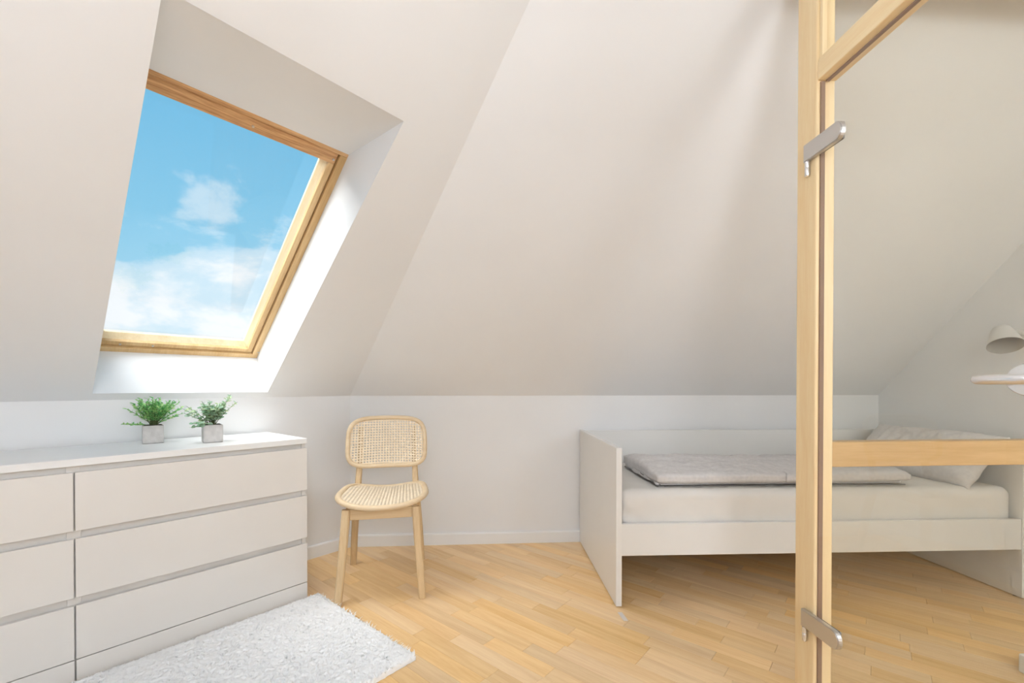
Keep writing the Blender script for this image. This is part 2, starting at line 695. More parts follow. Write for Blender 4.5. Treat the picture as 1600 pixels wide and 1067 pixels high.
T = .02
wslab('lining_sill', [(U0 - T, V0 - T, .001), (U1 + T, V0 - T, .001), (U1 + .05, V0 - T, D1 + .09), (U0 - T, V0 - T, D1 + .09),
                      (U0 - T, V0, .001), (U1 + T, V0, .001), (U1 + .05, V0 - .004, D1 + .09), (U0 - T, V0 - .004, D1 + .09)], M_white, win)
wslab('lining_side', [(U0 - T, V0, .001), (U0, V0, .001), (U0 - .002, V0, D1 + .09), (U0 - T, V0, D1 + .09),
                      (U0 - T, V1 + T, .001), (U0, V1 + T, .001), (U0 - .002, V1 + T, D1 + .09), (U0 - T, V1 + T, D1 + .09)], M_white, win)
wslab('lining_side', [(U1, V0, .001), (U1 + T, V0, .001), (U1 + .05, V0, D1 + .09), (U1 + .030, V0, D1 + .09),
                      (U1, V1 + T, .001), (U1 + T, V1 + T, .001), (U1 + .05, V1 + T, D1 + .09), (U1 + .030, V1 + T, D1 + .09)], M_white, win)
wslab('lining_top', [(U0 - T, V1, .001), (U1 + T, V1, .001), (U1 + .05, FT, D1), (U0 - T, FT, D1),
                     (U0 - T, V1 + T, .001), (U1 + T, V1 + T, .001), (U1 + .05, V1 + T, D1 + .09), (U0 - T, V1 + T, D1 + .09)], M_white, win)
FU0, FU1, FV0, FV1 = U0 - .002, U1 + .024, V0 - .004, FT
fw_ = .030
wf = [('frame_rail', FU0, FU1, FV0, FV0 + fw_, M_pine_v), ('frame_rail', FU0, FU1, FV1 - .016, FV1 + .012, M_pine_u)]
for n_, a0, a1, b0, b1, mm in wf:
    wbox(n_, a0, a1, b0, b1, D1, D1 + .09, mm, win, .002)
for a0, a1 in ((FU0, FU0 + fw_), (FU1 - fw_, FU1)):
    wbox('frame_stile', a0, a1, FV0 + fw_ + .0005, FV1 - .0165, D1, D1 + .09, M_pine_v, win, .002)
# sash, a little deeper, with a bevelled bead towards the pane
SU0, SU1, SV0, SV1 = FU0 + fw_ + .003, FU1 - fw_ - .003, FV0 + fw_ + .003, FV1 - .019
sw = .026
SD = D1 + .012
wbox('sash_rail', SU0, SU1, SV0, SV0 + sw, SD, SD + .06, M_pine_v, win, .002)
wbox('sash_rail', SU0, SU1, SV1 - .050, SV1, SD, SD + .06, M_pine_u, win, .002)
for a0, a1 in ((SU0, SU0 + sw), (SU1 - sw, SU1)):
    wbox('sash_stile', a0, a1, SV0 + sw + .0005, SV1 - .0505, SD, SD + .06, M_pine_v, win, .002)
bu0, bu1, bv0, bv1 = SU0 + sw, SU1 - sw, SV0 + sw, SV1 - .050
bd = .016


def bead(p, q, inn, mat):
    """bevelled strip from p to q (u,v), leaning inwards by the vector inn"""
    a, c = SD + .016, SD + .056
    k = [(p[0], p[1]), (q[0], q[1])]
    i = [(p[0] + inn[0] + inn[2], p[1] + inn[1] + inn[3]), (q[0] + inn[0] - inn[2], q[1] + inn[1] - inn[3])]
    wslab('glazing_bead', [(*k[0], a), (*k[1], a), (*k[1], c), (*k[0], c), (*i[0], c - .012), (*i[1], c - .012), (*i[1], c), (*i[0], c)], mat, win)


M_pine_l = wood('pine_bead', (.72, .55, .32), (.84, .70, .47), 'Y', .4, 4.0)
bead((bu0, bv0), (bu1, bv0), (0, bd, bd, 0), M_pine_l)
bead((bu0, bv1), (bu1, bv1), (0, -bd * .4, bd, 0), M_pine_u)
bead((bu0, bv0), (bu0, bv1), (bd, 0, 0, bd), M_pine_l)
bead((bu1, bv0), (bu1, bv1), (-bd, 0, 0, bd), M_pine_l)
wbox('glass_pane', bu0 + .002, bu1 - .002, bv0 + .002, bv1 - .002, SD + .044, SD + .052, M_glass, win)
# fittings: catch screws on the top rail and in the lower corner
for (u_, v_, d_) in ((SU0 + .012, SV1 - .03, SD), (.86, SV1 - .03, SD), (FU0 + .006, FV0 + .05, D1), (.98, SV0 + .010, SD), (1.10, SV0 + .010, SD)):
    Mx = Matrix.Translation(wb(u_, v_, d_ - .004))
    lathe('screw', [(.0045, 0), (.0045, .006)], M_metal, win, 12, Mx)

# ------------------------------------------------------------------ glazed corner partition and glass door
GX = 1.0
trim = empty('trim_1', (GX, 1.31, 0))
struct(trim, 'pale beech door frame with tall corner post and slanting header above the glass door')


def tbox(name, x0, x1, y0, y1, z0, z1, mat, bev=.003, parent=None):
    p = parent or trim
    return box(name, x0 - p.location.x, x1 - p.location.x, y0 - p.location.y, y1 - p.location.y, z0, z1, mat, p, bev, 3)


PZ = 2.42
tbox('post', 1.0, 1.058, 1.267, 1.352, 0, PZ, M_frameZ, .006)
tbox('seal_strip', 1.009, 1.022, 1.2625, 1.2675, .002, 1.945, M_seal, .0)
tbox('header', 1.0, 1.058, .58, 1.266, 1.949, 2.003, M_frameY, .003)
tbox('header_bead', 1.003, 1.055, .58, 1.266, 2.0032, 2.015, M_frameY, .002)
tbox('header_seal', 1.024, 1.034, .64, 1.262, 1.945, 1.9495, M_seal, .0)
tbox('glazing_stop', 1.006, 1.022, 1.255, 1.2668, 2.016, PZ - .05, M_frameZ, .002)
tbox('post', 1.0, 1.058, .56, .645, 0, ZC - .002, M_frameZ, .006)
tbox('top_rail', 1.0, 1.058, .646, 1.266, PZ - .05, PZ + .02, M_frameY, .003)
tp = tbox('transom_pane', 1.026, 1.032, .648, 1.264, 2.0155, PZ - .051, M_dglass, 0)

# unseen partition towards the entrance side, made of glass so fill light passes
win3 = empty('window_3', (1.03, -.5, 0))
struct(win3, 'unseen screen beside the glass door, glazed to let light through')
tbox('bottom_rail', 1.0, 1.058, YF + .001, .5595, 0, .09, M_frameY, .003, win3)
tbox('top_rail', 1.0, 1.058, YF + .001, .5595, ZC - .09, ZC - .001, M_frameY, .003, win3)
tbox('glass_pane', 1.026, 1.032, YF + .002, .5590, .0905, ZC - .0905, M_dglass, 0, win3)

# fixed glazed screen from the post to the gable wall
win2 = empty('window_2', (1.9, 1.31, 0))
struct(win2, 'fixed glazed screen with a beech middle rail behind the glass door')
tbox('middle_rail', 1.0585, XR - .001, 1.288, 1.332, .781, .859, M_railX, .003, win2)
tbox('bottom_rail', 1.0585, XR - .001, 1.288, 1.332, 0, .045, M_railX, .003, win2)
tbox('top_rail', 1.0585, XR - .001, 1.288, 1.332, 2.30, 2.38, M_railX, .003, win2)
tbox('glass_pane', 1.06, XR - .002, 1.307, 1.313, .8595, 2.2995, M_dglass, 0, win2)
tbox('glass_pane', 1.06, XR - .002, 1.307, 1.313, .0455, .7805, M_dglass, 0, win2)

door = empty('door_1', (1.012, 1.26, 0))
struct(door, 'frameless clear glass door with satin steel hinges and a lever handle')
tbox('glass_leaf', 1.008, 1.016, .655, 1.261, .008, 1.940, M_dglass, .0008, door)


def hinge(zc_):
    """flat clamp plate with one rounded end and a pin below"""
    pts = []
    h = .0265
    y0, y1 = 1.306, 1.182
    pts += [(y0, zc_ - h), (y0, zc_ + h)]
    for k in range(13):
        an = math.pi / 2 - math.pi * k / 12
        pts.append((y1 - .022 * math.cos(an), zc_ + h * math.sin(an)))
    bm = bmesh.new()
    lo = [bm.verts.new((.986 - 1.012, y - 1.26, z_)) for y, z_ in pts]
    hi = [bm.verts.new((.9995 - 1.012, y - 1.26, z_)) for y, z_ in pts]
    bm.faces.new(lo)
    bm.faces.new(list(reversed(hi)))
    for i in range(len(pts)):
        j = (i + 1) % len(pts)
        bm.faces.new((lo[i], hi[i], hi[j], lo[j]))
    bmesh.ops.recalc_face_normals(bm, faces=bm.faces)
    ed = [e for e in bm.edges if all(v.co.x < .987 - 1.012 for v in e.verts)]
    bmesh.ops.bevel(bm, geom=ed, offset=.002, segments=2, affect='EDGES')
    p = from_bm('hinge', bm, M_metal, door)
    p['label'] = 'satin steel hinge plate'
    # rear clamp against the glass
    box('hinge_pad', .9997 - 1.012, 1.0078 - 1.012, 1.172 - 1.26, 1.252 - 1.26, zc_ - h + .002, zc_ + h - .002, M_pipe, p, .003)
    Mx = Matrix.Translation((.9925 - 1.012, 1.297 - 1.26, zc_ - h - .045))
    lathe('hinge_pin', [(.005, 0), (.0065, .002), (.0065, .024), (.0058, .0255), (.0065, .027), (.0065, .0448)], M_silver, p, 16, Mx)
    return p


hinge(1.748)
hinge(.3115)
hd = Matrix.Translation((1.0078 - 1.012, .735 - 1.26, 1.043)) @ Matrix.Rotation(R(-90), 4, 'Y') @ Matrix.Diagonal((1, 1.5, 1, 1))
handle = lathe('handle_rose', [(.033, 0), (.033, .006), (.031, .009), (.012, .0095)], M_silver, door, 40, hd)
handle['label'] = 'silvery oval handle rose'
lv = [(.999, .71, 1.043), (.975, .708, 1.043), (.962, .712, 1.043), (.956, .722, 1.043), (.955, .74, 1.043), (.955, .77, 1.043), (.955, .795, 1.0432), (.955, .802, 1.0435)]
sweep('lever', [(a - 1.012, c - 1.26, e) for a, c, e in lv], [.0095] * 6 + [.009, .005], [.0095] * 6 + [.009, .005], M_silver, handle, sides=16)

# ------------------------------------------------------------------ bed
BR = R(-1.3)
BO = Vector((.612, 2.0, 0))
bed = empty('bed', BO, BR)
tag(bed, 'white single day bed with tall end panels beneath the sloping ceiling', 'bed')
box('footboard', 0, .027, 0, .868, .006, .744, M_bed, bed, .0012)
box('headboard', 1.985, 2.012, 0, .868, .006, .744, M_bed, bed, .0012)
box('back_panel', .0275, 1.9845, .846, .868, .22, .742, M_bed, bed, .0012)
box('front_rail', .0275, 1.9845, .004, .026, .240, .388, M_bed, bed, .0012)
for k in range(14):
    x_ = .10 + k * .134
    box('slat', x_, x_ + .07, .03, .845, .286, .300, M_chairwoodx, bed, .002)
for x_ in (.008, 1.993):
    for y_ in (.04, .80):
        lathe('foot_glide', [(.009, 0), (.009, .006)], M_pipe, bed, 12, Matrix.Translation((x_ + .006, y_, 0)))


def soft_box(name, sx, sy, sz, mat, nx=60, ny=30, nz=8, p=8.0, disp=None):
    """cushion like box, origin at its base centre: cube grid pushed to a rounded box"""
    bm = bmesh.new()
    V = {}

    def get(i, j, k):
        key = (i, j, k)
        if key not in V:
            x, y, z_ = 2 * i / nx - 1, 2 * j / ny - 1, 2 * k / nz - 1
            co = Vector((x * sx / 2, y * sy / 2, (z_ + 1) * sz / 2))
            if disp:
                co = disp(co, x, y, z_)
            V[key] = bm.verts.new(co)
        return V[key]
    for i in range(nx):
        for j in range(ny):
            for k in (0, nz):
                q = [get(i, j, k), get(i + 1, j, k), get(i + 1, j + 1, k), get(i, j + 1, k)]
                bm.faces.new(q if k else q[::-1])
    for k in range(nz):
        for i in range(nx):
            for j in (0, ny):
                q = [get(i, j, k), get(i + 1, j, k), get(i + 1, j, k + 1), get(i, j, k + 1)]
                bm.faces.new(q if j == 0 else q[::-1])
        for j in range(ny):
            for i in (0, nx):
                q = [get(i, j, k), get(i, j + 1, k), get(i, j + 1, k + 1), get(i, j, k + 1)]
                bm.faces.new(q[::-1] if i == 0 else q)
    return from_bm(name, bm, mat, None, True)


def bedpt(x, y, z):
    c, s = math.cos(BR), math.sin(BR)
    return Vector((BO.x + c * x - s * y, BO.y + s * x + c * y, z))


def nz3(x, y, z, sc):
    return noise.noise(Vector((x * sc, y * sc, z * sc)))


MS = (1.952, .805, .235)


def mat_disp(co, x, y, z):
    # rounded edges
    r_ = .045
    hx, hy, hz = MS[0] / 2, MS[1] / 2, MS[2] / 2
    c = Vector((co.x, co.y, co.z - hz))
    inner = Vector((max(-hx + r_, min(hx - r_, c.x)), max(-hy + r_, min(hy - r_, c.y)), max(-hz + r_, min(hz - r_, c.z))))
    d = c - inner
    if d.length > r_:
        c = inner + d.normalized() * r_
    w = .004 * nz3(co.x, co.y, co.z, 4) + .002 * nz3(co.x + 3, co.y, co.z, 13)
    c.z += w
    c.y += .5 * w * (1 if y > 0 else -1)
    if z > 0:
        c.z -= .006 * (1 - x * x) * (1 - y * y)
    # tucked corner creases at the foot end
    ex = (co.x + hx) / .14
    if y < -.9 and 0 <= ex < 1 and z < .5:
        c.y += .010 * math.sin((co.z * 55) + ex * 4.0) * (1 - ex)
    return Vector((c.x, c.y, c.z + hz))


mattress = soft_box('mattress', *MS, M_sheet, 96, 40, 14, disp=mat_disp)
mattress.location = bedpt(1.006, .436, .3005)
mattress.rotation_euler = (0, 0, BR)
tag(mattress, 'mattress in a creased white fitted sheet lying in the white bed', 'mattress')

# duvet: two folded layers
duvet = empty('duvet', bedpt(.88, .35, .5375), BR)
tag(duvet, 'pale grey linen duvet folded lengthwise on the mattress', 'duvet')


def layer(name, sx, sy, th, z0, dx, dy, seed, crest):
    def f(co, x, y, z):
        e = (max(0, 1 - abs(x) ** 22)) ** .5 * (max(0, 1 - abs(y) ** 5)) ** .5
        t_ = (z + 1) / 2
        hh = th * (1 + crest * (y * .5 + .1)) * (.92 + .16 * nz3(co.x + seed, co.y, seed, 3.2) + .13 * nz3(co.x, co.y + seed, 0, 9) + .15 * nz3(co.x * 1.0, co.y * 1.6, seed, 21))
        zz = z0 + th * .5 * (1 - e) * .6 + (hh * t_) * e + .3 * th * (1 - e) * t_
        xx = co.x + dx + .012 * nz3(co.y * 2, seed, 1, 4) - (.03 if x > 0 else 0) * abs(y) ** 6
        yy = co.y + dy + .010 * nz3(co.x, seed, 2, 3)
        if x < -.8:
            zz += .010 * (y + 1) * (-x - .8) * 5 * t_
        return Vector((xx, yy, zz))
    o = soft_box(name, sx, sy, th, M_linen, 120, 44, 4, disp=f)
    o.parent = duvet
    return o


layer('lower_layer', 1.28, .50, .030, .0, -.012, .012, 1.7, .1)
layer('upper_layer', 1.31, .535, .080, .006, .0, .0, 5.1, .25)


def pipe_path(dx, dz, dz1, seed):
    pts = []
    for k in range(40):                             # along the left end, back to front
        f = k / 39
        y_ = .255 - .505 * f
        pts.append((-.650 + dx + .012 * f * f + .010 * nz3(y_ * 5, seed, 0, 2), y_, dz + (dz1 - dz) * f + .005 * nz3(y_ * 6, seed, 4, 3)))
    return pts


sweep('piping', pipe_path(-.004, .010, .006, 1.0), .0030, .0030, M_pipe, duvet, sides=6)
sweep('piping', pipe_path(-.002, .042, .010, 9.0), .0026, .0026, M_pipe, duvet, sides=6)
sweep('piping', [(-.62 + 1.22 * k / 89, -.262 + .004 * nz3(k * .2, 3, 8, 1), .006 + .003 * nz3(k * .3, 1, 3, 1)) for k in range(90)], .0022, .0022, M_pipe, duvet, sides=6)

# pillow leaning on the headboard
PS = (.33, .72, .13)


def pil(co, x, y, z):
    k = (max(0, 1 - x ** 4)) ** .62 * (max(0, 1 - y ** 6)) ** .62
    pin = 1 - .05 * (1 - abs(x) ** 2) * abs(y) ** 8 - .05 * (1 - abs(y) ** 2) * abs(x) ** 8
    w = .009 * nz3(co.x, co.y, 1.3, 9) + .007 * nz3(co.x, co.y * 1.5, 7.3, 20)
    zz = PS[2] / 2 + z * (PS[2] / 2) * (.06 + .94 * k) * (1.0 + w * 12)
    return Vector((co.x * pin, co.y * pin, zz + w))


pillow = soft_box('pillow', *PS, M_linen, 44, 60, 6, disp=pil)
pillow.location = bedpt(1.915, .405, .611)
pillow.rotation_euler = (0, R(-50), BR)
tag(pillow, 'pale grey pillow leaning against the headboard behind the glass', 'pillow')

# ------------------------------------------------------------------ chest of drawers
K = Vector((-.8536, 2.1764, 0))
chest = empty('chest_of_drawers', K, PHI)            # local x = N (front), y = L
CW, CDp, CH = 1.6, .48, .78
# local axes: x along N after rotating by -PHI'; build explicitly
MC = Matrix.Identity(4)
MC.col[0].xyz = -L                                   # x runs away from the corner
MC.col[1].xyz = N                                    # y towards the room
MC.col[2].xyz = Z
if MC.to_3x3().determinant() < 0:
    MC.col[0].xyz = L
    cs = -1
else:
    cs = 1
MC.col[3].xyz = K
chest.matrix_world = MC
tag(chest, 'wide white six drawer chest below the skylight with handleless fronts', 'chest of drawers')


def cbox(name, a0, a1, y0, y1, z0, z1, mat, parent=None, bev=.001):
    x0, x1 = sorted((a0 * cs, a1 * cs))
    return box(name, x0, x1, y0, y1, z0, z1, mat, parent or chest, bev)


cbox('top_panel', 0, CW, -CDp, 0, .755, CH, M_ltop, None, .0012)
cbox('side_panel', .0, .018, -CDp, -.0190, .002, .7545, M_lacq)
cbox('side_panel', CW - .018, CW, -CDp, -.0190, .002, .7545, M_lacq)
cbox('divider_panel', CW / 2 - .018, CW / 2 + .018, -CDp + .01, -.0190, .002, .7545, M_lacq)
cbox('rear_panel', .0185, CW - .0185, -CDp + .002, -CDp + .008, .05, .754, M_lacq)
hw = CW / 2
for i in range(2):
    a0, a1 = i * hw + (.0005 if i == 0 else .0022), (i + 1) * hw - (.0022 if i == 0 else .0005)
    for (z0, z1, zt) in ((.531, .733, .7545), (.300, .503, .5305), (.087, .272, .2995)):
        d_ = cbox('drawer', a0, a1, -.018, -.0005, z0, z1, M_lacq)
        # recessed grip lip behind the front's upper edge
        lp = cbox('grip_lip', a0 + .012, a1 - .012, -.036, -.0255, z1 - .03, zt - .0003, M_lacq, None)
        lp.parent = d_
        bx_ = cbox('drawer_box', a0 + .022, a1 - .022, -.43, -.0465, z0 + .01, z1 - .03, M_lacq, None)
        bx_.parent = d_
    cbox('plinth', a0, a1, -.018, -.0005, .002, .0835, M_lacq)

# ------------------------------------------------------------------ rug
rug = empty('rug', K + N * .42 - L * .72, 0)
MR = MC.copy()
MR.col[3].xyz = K + N * .02 + L * 0.0
rug.matrix_world = MR
tag(rug, 'fluffy white shag rug on the floor in front of the chest', 'rug')
RL, RW = 1.45, .765
R0 = -.045
rx = lambda a: a * cs
bmr = bmesh.new()
nx_, ny_ = 400, 212
rows = []
for i in range(nx_ + 1):
    row = []
    for j in range(ny_ + 1):
        a_ = R0 + RL * i / nx_
        y_ = RW * j / ny_
        e_ = min(1.0, min(a_ - R0, R0 + RL - a_, y_, RW - y_) / .02)
        t1 = 1 - 2.2 * abs(nz3(a_, y_, 0, 48))
        t2 = 1 - 2.2 * abs(nz3(a_, y_, 7, 95))
        h_ = .010 + .010 * math.sqrt(max(0, e_)) + .0072 * t1 + .0044 * t2
        row.append(bmr.verts.new((rx(a_ + .003 * nz3(a_, y_, 9, 60)), y_ + .003 * nz3(a_, y_, 3, 60), h_)))
    rows.append(row)
for i in range(nx_):
    for j in range(ny_):
        bmr.faces.new((rows[i][j], rows[i + 1][j], rows[i + 1][j + 1], rows[i][j + 1]))
ext = bmesh.ops.extrude_edge_only(bmr, edges=[e for e in bmr.edges if e.is_boundary])
for v in ext['geom']:
    if isinstance(v, bmesh.types.BMVert):
        v.co.z = .001
from_bm('backing', bmr, M_pile, rug, True)
g = np.random.default_rng(11)
NS = 26000
a_ = R0 + g.random(NS) * RL
y_ = g.random(NS) * RW
# tufts clump around common centres
cell = .012
ca = np.round(a_ / cell + .35 * np.sin(y_ * 37)) * cell
cy_ = np.round(y_ / cell + .35 * np.sin(a_ * 41)) * cell
a_ = a_ * .72 + ca * .28
y_ = y_ * .72 + cy_ * .28
y_ = np.clip(y_, .0, RW)
h1 = np.sin(ca * 311.7 + cy_ * 127.1) * 43758.5453
h1 = h1 - np.floor(h1)
h2 = np.sin(ca * 269.5 + cy_ * 183.3) * 24634.6345
h2 = h2 - np.floor(h2)
ang = h1 * 2 * np.pi + g.normal(0, .7, NS)
lean = .008 + .006 * h2 + g.random(NS) * .008
hgt = .020 + .006 * h2 + g.random(NS) * .008
wd = .0011 + g.random(NS) * .0008
dx, dy = np.cos(ang), np.sin(ang)
# keep the pile off the chest front
lim = y_ + dy * lean
dy = np.where(lim < .004, np.abs(dy), dy)
ox, oy = -dy * wd, dx * wd
X = np.zeros((NS, 6, 3), np.float32)
for k, (f1, f2) in enumerate(((0, 0), (.42, .68), (1.0, 1.0))):
    w_ = (1, .95, .35)[k]
    X[:, 2 * k, 0] = (a_ + dx * lean * f1 - ox * w_)
    X[:, 2 * k, 1] = y_ + dy * lean * f1 - oy * w_
    X[:, 2 * k + 1, 0] = (a_ + dx * lean * f1 + ox * w_)
    X[:, 2 * k + 1, 1] = y_ + dy * lean * f1 + oy * w_
    X[:, 2 * k:2 * k + 2, 2] = (.014 + hgt * .56 * f2)[:, None]
X[:, :, 0] *= cs
me = bpy.data.meshes.new('pile')
me.vertices.add(NS * 6)
me.vertices.foreach_set('co', X.reshape(-1))
base = np.arange(NS, dtype=np.int32)[:, None] * 6
q = np.concatenate([base + np.array([0, 1, 3, 2]), base + np.array([2, 3, 5, 4])], 1).reshape(-1)
me.loops.add(len(q))
me.loops.foreach_set('vertex_index', q.astype(np.int32))
me.polygons.add(NS * 2)
me.polygons.foreach_set('loop_start', np.arange(0, NS * 8, 4, dtype=np.int32))
me.update(calc_edges=True)
o = link('pile', me, M_pile, rug)
o['kind'] = 'stuff'

# ------------------------------------------------------------------ cane chair
chair = empty('chair', (-.529, 2.372, 0), R(8.2))
tag(chair, 'light beech chair with woven cane seat and backrest in the corner', 'chair')


def seat_z(x, y):
    z_ = .452 + .034 * (x / .21) ** 2
    if y < -.15:
        z_ -= .9 * (y + .15) ** 2
    return z_ + .02 * max(0, -y) * .2


def out_super(an, a, b_, n):
    c, s = math.cos(an), math.sin(an)
    k = (abs(c) ** n + abs(s) ** n) ** (-1 / n)
    return a * c * k, b_ * s * k


def seat_pt(x, y):
    w = 1 - .06 * (y + .02) / .22                   # narrower at the back
    return Vector((x * w, y - .028, seat_z(x, y)))


def back_pt(x, z):
    return Vector((x * (1 - .02 * (z / .15)), .222 - .050 * (x / .225) ** 2 + .17 * z, .712 + z - .006 * (x / .2) ** 2 * (1 if z < 0 else 0)))


def cane(name, a, b_, n, fn, cw, parent, nrm, hole=.44, th=.003):
    """woven panel: a net of cells with a hole in each, two skins"""
    bm = bmesh.new()
    na, nb = int(2 * a / cw) + 1, int(2 * b_ / cw) + 1
    cache = {}

    def P(x, y, lay):
        r_ = (abs(x / a) ** n + abs(y / b_) ** n) ** (1 / n)
        if r_ > 1:
            x, y = x / r_, y / r_
        key = (round(x, 5), round(y, 5), lay)
        if key not in cache:
            v = fn(x, y)
            # woven relief
            cache[key] = bm.verts.new(v + nrm * (th * lay))
        return cache[key]
    for i in range(na):
        for j in range(nb):
            x0, y0 = -a + 2 * a * i / na, -b_ + 2 * b_ * j / nb
            x1, y1 = x0 + 2 * a / na, y0 + 2 * b_ / nb
            xm, ym = (x0 + x1) / 2, (y0 + y1) / 2
            if (abs(xm / a) ** n + abs(ym / b_) ** n) > 1.0:
                continue
            hx, hy = (x1 - x0) * hole / 2, (y1 - y0) * hole / 2
            for lay in (0, 1):
                o4 = [P(x0, y0, lay), P(x1, y0, lay), P(x1, y1, lay), P(x0, y1, lay)]
                i4 = [P(xm - hx, ym - hy, lay + .25 * (1 - 2 * lay)), P(xm + hx, ym - hy, lay + .25 * (1 - 2 * lay)), P(xm + hx, ym + hy, lay + .25 * (1 - 2 * lay)), P(xm - hx, ym + hy, lay + .25 * (1 - 2 * lay))]
                if len(set(o4)) < 4 or len(set(i4)) < 4:
                    continue
                for k in range(4):
                    f = (o4[k], o4[(k + 1) % 4], i4[(k + 1) % 4], i4[k])
                    try:
                        bm.faces.new(f if lay else f[::-1])
                    except ValueError:
                        pass
    return from_bm(name, bm, M_cane, parent)


SA, SB = .205, .212
seat = sweep('seat_frame', [seat_pt(*out_super(2 * math.pi * k / 72, SA + .006, SB + .006, 3.6)) for k in range(72)], .0155, .0135, M_rim, chair, True, 12)
cane('cane_seat', SA, SB, 3.6, lambda x, y: seat_pt(x, y) + Vector((0, 0, .004)), .0165, seat, Vector((0, 0, 1)), .42)
BA, BB = .212, .136
bk = sweep('backrest_frame', [back_pt(*out_super(2 * math.pi * k / 72, BA, BB, 4.0)) for k in range(72)], .0125, .0125, M_rim, chair, True, 12, up=Vector((0, 1, 0)))
cane('cane_back', BA - .004, BB - .004, 4.0, lambda x, y: back_pt(x, y), .0155, bk, Vector((0, -1, 0)), .50)
for s_ in (-1, 1):
    sweep('front_leg', [(s_ * .163, -.198, .437), (s_ * .172, -.212, .30), (s_ * .195, -.245, .0)], [.019, .019, .0165], [.020, .020, .0165], M_chairwood, chair, sides=16, up=Vector((0, 1, 0)), boxy=True)
    sweep('rear_leg', [(s_ * .195, .250, .0), (s_ * .182, .215, .20), (s_ * .168, .180, .38), (s_ * .160, .178, .45), (s_ * .156, .196, .53), (s_ * .153, .218, .61), (s_ * .150, .244, .75), (s_ * .149, .252, .80)],
          [.0165, .018, .018, .0175, .016, .015, .012, .010], [.016, .019, .027, .026, .018, .014, .010, .008], M_chairwood, chair, sides=16, up=Vector((0, 1, 0)), boxy=True)
    hexa('side_apron', [(s_ * .150, -.19, .385), (s_ * .150, .165, .385), (s_ * .168, .165, .385), (s_ * .168, -.19, .385),
                        (s_ * .150, -.19, .440), (s_ * .150, .165, .440), (s_ * .168, .165, .440), (s_ * .168, -.19, .440)], M_chairwood, chair, .002)
box('front_apron', -.146, .146, -.205, -.185, .386, .438, M_chairwoodx, chair, .002)
box('rear_apron', -.148, .148, .168, .188, .390, .438, M_chairwoodx, chair, .002)


# ------------------------------------------------------------------ potted plants
def pot(loc, label):
    root = empty('potted_plant', loc)
    Mx = Matrix.Rotation(R(-9), 4, 'Z') @ MC
    Mx.col[3].xyz = loc
    root.matrix_world = Mx
    tag(root, label, 'potted plant', 'potted plants on the chest of drawers')
    bm = bm_box(-.037, .037, -.037, .037, 0, .078, .003, 2)
    p = from_bm('pot', bm, M_conc, root)
    # hollow rim
    box('soil', -.031, .031, -.031, .031, .0782, .0795, M_soil, root, 0)
    return root


def foliage(root, seed, stems, leaf_len, leaf_w, per, mat, roundness, spread, height):
    rg = random.Random(seed)
    verts, faces = [], []

    def leaf(p, d, nrm, ln, wd):
        d = d.normalized()
        s = d.cross(nrm)
        if s.length < 1e-3:
            return
        s.normalize()
        up = s.cross(d)
        k = len(verts)
        prof = ((0, .12), (.3, .85), (.6, 1.0), (.85, .6 if not roundness else .8), (1.0, .05)) if not roundness else ((0, .15), (.2, .8), (.5, 1.0), (.8, .8), (1.0, .2))
        for f, w in prof:
            c = p + d * ln * f - up * ln * .18 * f * f
            verts.extend((c - s * wd * w / 2 + up * wd * .12 * w, c - up * 0.0, c + s * wd * w / 2 + up * wd * .12 * w))
        for i in range(len(prof) - 1):
            b0, b1 = k + 3 * i, k + 3 * (i + 1)
            faces.append((b0, b0 + 1, b1 + 1, b1))
            faces.append((b0 + 1, b0 + 2, b1 + 2, b1 + 1))
    for (dx, dy, dz, ln) in stems:
        p0 = Vector((dx * .012 + rg.uniform(-.006, .006), dy * .012 + rg.uniform(-.006, .006), .079))
        d = Vector((dx, dy, dz)).normalized()
        pts = []
        for k in range(7):
            f = k / 6
            pts.append(p0 + Vector((d.x * f ** 1.15, d.y * f ** 1.15, d.z * f ** .92)) * ln + Vector((rg.uniform(-1, 1), rg.uniform(-1, 1), 0)) * .002 * f)
        sweep('stem', pts, [.0016 - .0009 * k / 6 for k in range(7)], [.0016 - .0009 * k / 6 for k in range(7)], M_stem, root, sides=5)
        for k in range(per):
            f = .16 + .84 * (k + rg.random() * .6) / per
            i = min(5, int(f * 6))
            p = pts[i].lerp(pts[i + 1], f * 6 - i)
            tn = (pts[i + 1] - pts[i]).normalized()
            az = k * 2.4 + rg.random()
            side = Vector((math.cos(az), math.sin(az), rg.uniform(-.1, .5)))
            ld = (side * .85 + tn * (.75 if not roundness else .35)).normalized()
            nr = (tn + Vector((rg.uniform(-.5, .5), rg.uniform(-.5, .5), .6))).normalized()
            z_ = rg.uniform(.7, 1.15) * (1.0 if f < .8 else .75)
            leaf(p, ld, nr, leaf_len * z_, leaf_w * z_)
    o = mesh('leaves', verts, faces, mat, root, True)
    o['kind'] = 'stuff'
    return o


# local axes of a pot: x along the chest (cs), y towards the room, z up
def fan(rg, n, spread, height, tilt=0.0):
    out = []
    for k in range(n):
        az = 2 * math.pi * (k + rg.random() * .7) / n
        r_ = spread * math.sqrt(rg.uniform(.05, 1.0))
        out.append((r_ * math.cos(az), r_ * math.sin(az), 1.0, height * rg.uniform(.72, 1.05)))
    return out


